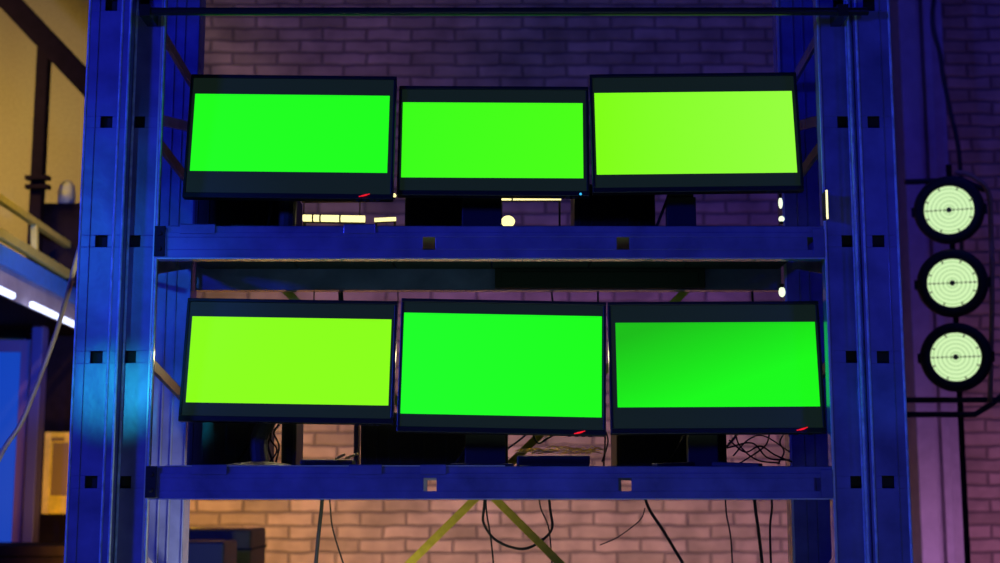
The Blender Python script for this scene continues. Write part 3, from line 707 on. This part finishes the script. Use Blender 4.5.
# under the walkway: blue lit panel, dark posts, yellow panel, dark counter
bp = tag(empty('blue_panel', P(5, 560, 7.6)), 'bright blue lit panel under the walkway at the left edge', 'panel'); BO = Vector(bp.location)
M_bluep = mat('blue_glowing_panel', (.01, .02, .05), .5, emit=lin(14, 62, 175), es=1.0)  # the panel's blue is put in as emission
x0, x1 = X(-60, 450, 7.6), X(17, 450, 7.6)
bm = bmesh.new(); bx(bm, x0, x1, 7.6, 7.62, Z(546, 7.6), Z(352, 7.6)); bmesh.ops.translate(bm, verts=bm.verts[:], vec=-BO); obj('panel_face', bm, M_bluep, bp)
bm = bmesh.new()
bx(bm, x1, x1 + .05, 7.58, 7.66, Z(548, 7.6), Z(340, 7.6)); bx(bm, x0, x1, 7.58, 7.66, Z(352, 7.6), Z(340, 7.6)); bx(bm, x0, x1, 7.58, 7.66, Z(556, 7.6), Z(546, 7.6))
bmesh.ops.translate(bm, verts=bm.verts[:], vec=-BO); obj('frame', bm, mat('purple_frame', (.18, .08, .25), .5), bp, bevel=.004)
bm = bmesh.new(); bx(bm, X(26, 450, 7.5), X(37, 450, 7.5), 7.5, 7.6, 0, zc_); tag(obj('pillar', bm, mat('dark_blue_pillar_paint', (.06, .04, .22), .6), bevel=.005), 'slim blue pillar between the lit blue panel and the yellow board', 'pillar')
bm = bmesh.new(); bx(bm, X(20, 450, 7.95), X(118, 450, 7.95), 7.95, 8.1, 0, zc_ ); tag(obj('partition', bm, M_girder, bevel=.005), 'dark partition under the walkway behind the yellow board', 'partition')
yb0, yb1, yz0, yz1 = X(43, 470, 7.8), X(72, 470, 7.8), Z(514, 7.8), Z(432, 7.8)
ybr = tag(empty('notice_board', (yb0, 7.8, yz0)), 'yellow upright board under the walkway beside the left post', 'board')
bm = bmesh.new(); bx(bm, 0, yb1 - yb0, 0, .03, 0, yz1 - yz0); obj('panel', bm, mat('yellow_board', (.7, .45, .08), .6, 0, .1, 20, .2), ybr, bevel=.004)
bm = bmesh.new(); bx(bm, .05, yb1 - yb0 - .02, -.006, 0, .10, yz1 - yz0 - .06); bx(bm, .04, yb1 - yb0 - .05, -.006, 0, yz1 - yz0 - .05, yz1 - yz0 - .03); obj('marking', bm, mat('brown_print', (.22, .12, .08), .6), ybr, bevel=.002)
bm = bmesh.new(); bx(bm, .02, yb1 - yb0 - .02, .03, .15, -.02, yz1 - yz0); obj('back_frame', bm, M_girder, ybr)
ctr = tag(empty('counter', (X(20, 550, 7.0), 7.0, 0)), 'dark counter along the bottom left below the blue panel', 'counter')
bm = bmesh.new(); h = Z(546, 7.0); bx(bm, -1.4, .28, 0, .5, h - .05, h); obj('top', bm, M_girder, ctr, bevel=.005)
bm = bmesh.new(); bx(bm, -1.35, .25, .03, .47, 0, h - .05); obj('body', bm, M_girder, ctr, bevel=.005)

# dark equipment in front of the bricks, bottom left inside the rack
zt1 = Z(530, 6.4); xa, xb = X(150, 540, 6.4), X(251, 540, 6.4)
sp_ = tag(empty('flight_case', ((xa + xb) / 2, 6.4, 0)), 'dark olive case in front of the bricks below the lower shelf, left', 'case')
bm = bmesh.new(); bx(bm, (xa - xb) / 2, (xb - xa) / 2, 0, .4, 0.02, zt1); obj('body', bm, mat('olive_case', (.12, .10, .05), .6, 0, .1, 20, .15), sp_, bevel=.01)
bm = bmesh.new(); bx(bm, (xa - xb) / 2 - .006, (xb - xa) / 2 + .006, -.006, .406, zt1 - .09, zt1 - .08); obj('band', bm, M_black, sp_)
zt2 = Z(542, 5.9); xa, xb = X(150, 550, 5.9), X(224, 550, 5.9)
sp_ = tag(empty('loudspeaker', ((xa + xb) / 2, 5.9, 0)), 'black-blue loudspeaker box in front of the olive case', 'loudspeaker')
bm = bmesh.new(); bx(bm, (xa - xb) / 2, (xb - xa) / 2, 0, .3, 0.02, zt2); obj('cabinet', bm, M_bluecase, sp_, bevel=.01)
bm = bmesh.new(); lathe(bm, [(0, .0), (.12, .02), (.14, .03), (.15, 0)], 32, M=Matrix.Translation((0, -.001, zt2 - .4)) @ Matrix.Rotation(PI / 2, 4, 'X')); obj('cone', bm, M_black, sp_)
